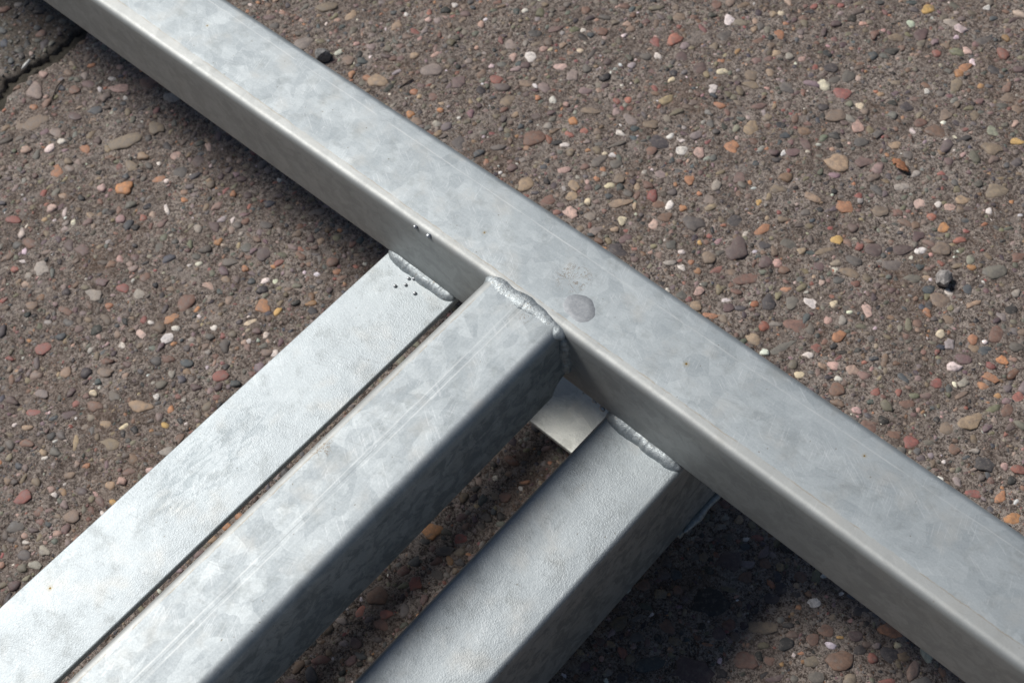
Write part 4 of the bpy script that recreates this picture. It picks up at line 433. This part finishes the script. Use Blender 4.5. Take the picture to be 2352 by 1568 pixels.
# welds
def bead(pts, a, b_, nrm=(0, 0, 1), seed=0, rip=1.7, amp=.14, lump=(), n_=None):
    """weld bead along pts; a across, b_ high"""
    P = [Vector(p) for p in pts]; L = sum((P[i + 1] - P[i]).length for i in range(len(P) - 1)); N = n_ or int(L / .45); nt_ = 22; V, F = [], []
    cum = [0]; 
    for i in range(len(P) - 1): cum.append(cum[-1] + (P[i + 1] - P[i]).length)
    up = Vector(nrm).normalized()
    for i in range(N + 1):
        s = L * i / N; j = max(k for k in range(len(P) - 1) if cum[k] <= s + 1e-6); d = P[j + 1] - P[j]; c = P[j] + d * ((s - cum[j]) / d.length); d.normalize(); side = d.cross(up).normalized()
        e = (1 - abs(2 * i / N - 1) ** 5) ** .6 if 0 < i < N else .02
        w_ = 1 + .22 * float(vnoise(np.array([s]), np.array([seed]), 15, 50)[0]); h_ = 1 + .16 * float(vnoise(np.array([s]), np.array([seed + 9]), 11, 51)[0])
        for (ls, la, lr) in lump: g_ = math.exp(-((s - ls) / lr) ** 2); w_ += la * g_; h_ += la * g_
        off = .9 * float(vnoise(np.array([s]), np.array([seed + 30]), 9, 52)[0])
        for k in range(nt_):
            t_ = 2 * math.pi * k / nt_
            rp = 1 + amp * .12 * math.sin((s - 1.6 * abs(math.cos(t_)) ** 2) * 2 * math.pi / rip) + amp * float(vnoise(np.array([s]), np.array([k * .55 + seed * 7]), 2.4, 53)[0])
            V.append(c + side * (off + a * w_ * e * math.cos(t_) * rp) + up * (b_ * h_ * e * math.sin(t_) * rp))
    for i in range(N):
        for k in range(nt_):
            k2 = (k + 1) % nt_; F.append((i * nt_ + k, i * nt_ + k2, (i + 1) * nt_ + k2, (i + 1) * nt_ + k))
    F += [tuple(range(nt_ - 1, -1, -1)), tuple(N * nt_ + k for k in range(nt_))]
    me = me_from('weld_bead', V, F)
    bm = bmesh.new(); bm.from_mesh(me); bmesh.ops.recalc_face_normals(bm, faces=bm.faces); bm.to_mesh(me); bm.free(); return me
link('weld_bead', bead([(-31, .5, -3.6), (-10, .6, -3.4), (12, .6, -3.2), (33.5, -1.6, -4.4)], 6.3, 4.3, seed=1, amp=.03, lump=((61, .18, 3.5), (3, .1, 5), (30, .1, 6)), rip=2.6), M_WELD, frame, label='raised bright weld bead joining the cross tube to the rail top')
link('weld_bead', bead([(31.5, -1.5, -6), (31, -1.2, -30), (30.8, -1, -48)], 3.4, 3.4, nrm=(1, -1, 0), seed=2), M_WELD, frame, label='dark upright weld in the inside corner')
link('weld_bead', bead([(-30.5, -.8, -6), (-30.5, -.8, -55)], 2.6, 2.6, nrm=(-1, -1, 0), seed=3), M_WELD, frame)
link('weld_bead', bead([(-131, -.5, MT + 1), (-100, -1.2, MT + .5), (-69, -1, MT)], 5.6, 4.6, nrm=(0, -.55, 1), seed=4, amp=.05, rip=2.4, lump=((58, .12, 4),)), M_WELD, frame, label='smooth weld along the end of the flat bar')
link('weld_bead', bead([(61, -.8, MT), (90, -1.5, MT), (118.5, -1.5, MT - .5)], 5.2, 4.2, nrm=(0, -.55, 1), seed=5, amp=.05, rip=2.6, lump=((50, .14, 5), (15, .1, 6))), M_WELD, frame, label='smooth overlapping weld along the end of the deep tube')
link('weld_bead', bead([(120.3, -1, -160), (121, 15, -159.5), (120.5, 40, -160)], 2.2, 2.6, nrm=(1, 0, .3), seed=6, lump=((14, .3, 5),)), M_WELD, frame)
# spatter balls
def ball(r, seed):
    bm = bmesh.new(); bmesh.ops.create_icosphere(bm, subdivisions=2, radius=r * MM)
    rr = random.Random(seed)
    for v_ in bm.verts: v_.co *= rr.uniform(.93, 1.06)
    me = bpy.data.meshes.new('weld_spatter'); bm.to_mesh(me); bm.free(); me.polygons.foreach_set('use_smooth', [True] * len(me.polygons)); me.materials.append(M_SPAT); return me
M_SPAT = plain('grey_spatter', (.36, .38, .40), (.50, .51, .52), 1., .4, .3); M_SPAT.node_tree.nodes['Principled BSDF'].inputs['Metallic'].default_value = .7
BALLS = [ball(1., s) for s in range(3)]
for k, (x, y, z, s) in enumerate(SPAT):
    o = link('weld_spatter', BALLS[k % 3], None, frame, (x, y, z)); o.scale = (s * rnd.uniform(.8, 1.1), s * rnd.uniform(.8, 1.1), s * .8)
for k, (u_, v_) in enumerate([(41, .2), (49.5, .5), (51, .1), (56.8, -.4), (141, 0), (-28, -8)]):
    o = link('zinc_drip', BALLS[k % 3], None, frame, (u_, v_ + (0 if v_ > -5 else 0), -RH + .6)); q_ = (.9, 1.5, .8, 1.9, .8, 1.)[k]; o.scale = (q_ * rnd.uniform(.9, 1.4), q_ * .8, q_ * 1.1)
# dull oval spot on the rail
def blob(name, cx, cy, z, a, c, th, seed, zc=.12):
    r = np.random.default_rng(seed); V = [(cx, cy, z + zc)]; n_ = 40; F = []
    ph = r.uniform(0, 6, 4)
    for q, s in enumerate((.5, .93, 1.0)):
        for k in range(n_):
            t_ = 2 * math.pi * k / n_; R_ = s * (1 + .014 * math.cos(11 * t_ + ph[3]) + .01 * math.cos(17 * t_) + .035 * math.cos(2 * t_ + ph[0]) + .03 * math.cos(3 * t_ + ph[1]) + .02 * math.cos(5 * t_ + ph[2])); X_ = a * R_ * math.cos(t_); Y_ = c * R_ * math.sin(t_)
            V.append((cx + X_ * math.cos(th) - Y_ * math.sin(th), cy + X_ * math.sin(th) + Y_ * math.cos(th), z + (zc if q < 2 else -.1)))
    for k in range(n_): F.append((0, 1 + k, 1 + (k + 1) % n_))
    for q in range(2):
        for k in range(n_): k2 = (k + 1) % n_; F.append((1 + q * n_ + k, 1 + (q + 1) * n_ + k, 1 + (q + 1) * n_ + k2, 1 + q * n_ + k2))
    return me_from(name, V, F)
link('zinc_spot', blob('zinc_spot', SPOT[0], SPOT[1], 0, 10.6, 8.8, math.radians(-5), 3, .14), M_SPOT, frame, label='dull grey oval spot on the rail beside the weld')
# ---------------------------------------------------------------- loose things on the concrete
def rock(name, seed, a, c, h, mat, label, cat, loc, th=0, sub=2, jag=.28):
    r = random.Random(seed); bm = bmesh.new(); bmesh.ops.create_icosphere(bm, subdivisions=sub, radius=1)
    for v_ in bm.verts: v_.co *= 1 + r.uniform(-jag, jag) * .6; v_.co.x *= a * MM; v_.co.y *= c * MM; v_.co.z *= h * MM
    me = bpy.data.meshes.new(name); bm.to_mesh(me); bm.free(); me.materials.append(mat)
    o = link(name, me, None, None, (loc[0], loc[1], hz(loc[0], loc[1]) + h * .55)); o.rotation_euler = (0, 0, th); o['label'] = label; o['category'] = cat; o['group'] = 'loose stones on the concrete'; return o
rock('loose_stone', 5, 7.5, 6, 6.5, plain('dark_chipping', (.10, .10, .10), (.28, .27, .26), .4, .7, .5), 'dark angular loose stone lying against the far side of the rail near the top', 'stone', LS1, .6, 2)
rock('loose_stone', 8, 5.6, 7.5, 6.5, plain('grey_chipping', (.15, .14, .135), (.42, .39, .37), .3, .7, .5), 'small grey loose stone with a pale top and black underside, on open concrete at right', 'stone', LS2, .3, 2)
def strip(name, pts, wdt, thk, mat, label, cat, z0=1.5):
    V, F = [], []
    for i, (x, y, dz) in enumerate(pts):
        p0_ = pts[max(i - 1, 0)]; p1_ = pts[min(i + 1, len(pts) - 1)]; d = Vector((p1_[0] - p0_[0], p1_[1] - p0_[1], 0)).normalized(); s_ = Vector((-d.y, d.x, 0)); z = hz(x, y) + z0 + dz
        wq = wdt * (.35 if i in (0, len(pts) - 1) else 1)
        for k in range(6): t_ = k / 6 * 2 * math.pi; V.append((x + s_.x * wq * math.cos(t_), y + s_.y * wq * math.cos(t_), z + thk * math.sin(t_)))
    for i in range(len(pts) - 1):
        for k in range(6): k2 = (k + 1) % 6; F.append((i * 6 + k, i * 6 + k2, (i + 1) * 6 + k2, (i + 1) * 6 + k))
    F += [tuple(range(5, -1, -1)), tuple((len(pts) - 1) * 6 + k for k in range(6))]
    o = link(name, me_from(name, V, F), mat); o['label'] = label; o['category'] = cat; return o
M_TWIG = plain('dark_twig', (.05, .04, .035), (.13, .10, .08), .8, .85, .5)
for pts, lb in TWIGS: strip('twig', pts, .8, .7, M_TWIG, lb, 'twig', .6)['group'] = 'twigs on the concrete'
strip('plastic_sliver', SLIV, 2.1, 1.4, plain('white_plastic', (.5, .5, .48), (.66, .66, .63), .3, .5, .1), 'short white rod of plastic lying in the black joint at top left', 'litter', 2.5)
def leaf(name, cx, cy, L_, W_, th, mat, label, seed):
    r = np.random.default_rng(seed); V, F = [], []; n_ = 9
    for i in range(n_):
        t_ = i / (n_ - 1); hw = W_ * math.sin(math.pi * min(max(t_, .04), .97)) ** .7 * r.uniform(.5, 1.1)
        for s in (-1, -.35, .35, 1): V.append(((t_ - .5) * L_, s * hw, 1.5 + 1.6 * abs(s) * r.uniform(.3, 1) + 1.0 * math.sin(3 * t_ + s)))
    for i in range(n_ - 1):
        for k in range(3):
            if r.random() > .12: F.append((i * 4 + k, i * 4 + k + 1, (i + 1) * 4 + k + 1, (i + 1) * 4 + k))
    me = me_from(name, V, F); o = link(name, me, mat, None, (cx, cy, hz(cx, cy) + .6)); o.rotation_euler = (0, 0, th); sm_ = o.modifiers.new('thick', 'SOLIDIFY'); sm_.thickness = .0004
    o['label'] = label; o['category'] = 'leaf'; return o
leaf('dry_leaf', LEAF[0], LEAF[1], 17, 4.5, LEAF[2], plain('rusty_leaf', (.16, .07, .035), (.36, .16, .08), .4, .7, .5), 'crumpled rust red scrap of dry leaf on the concrete at upper right', 4)
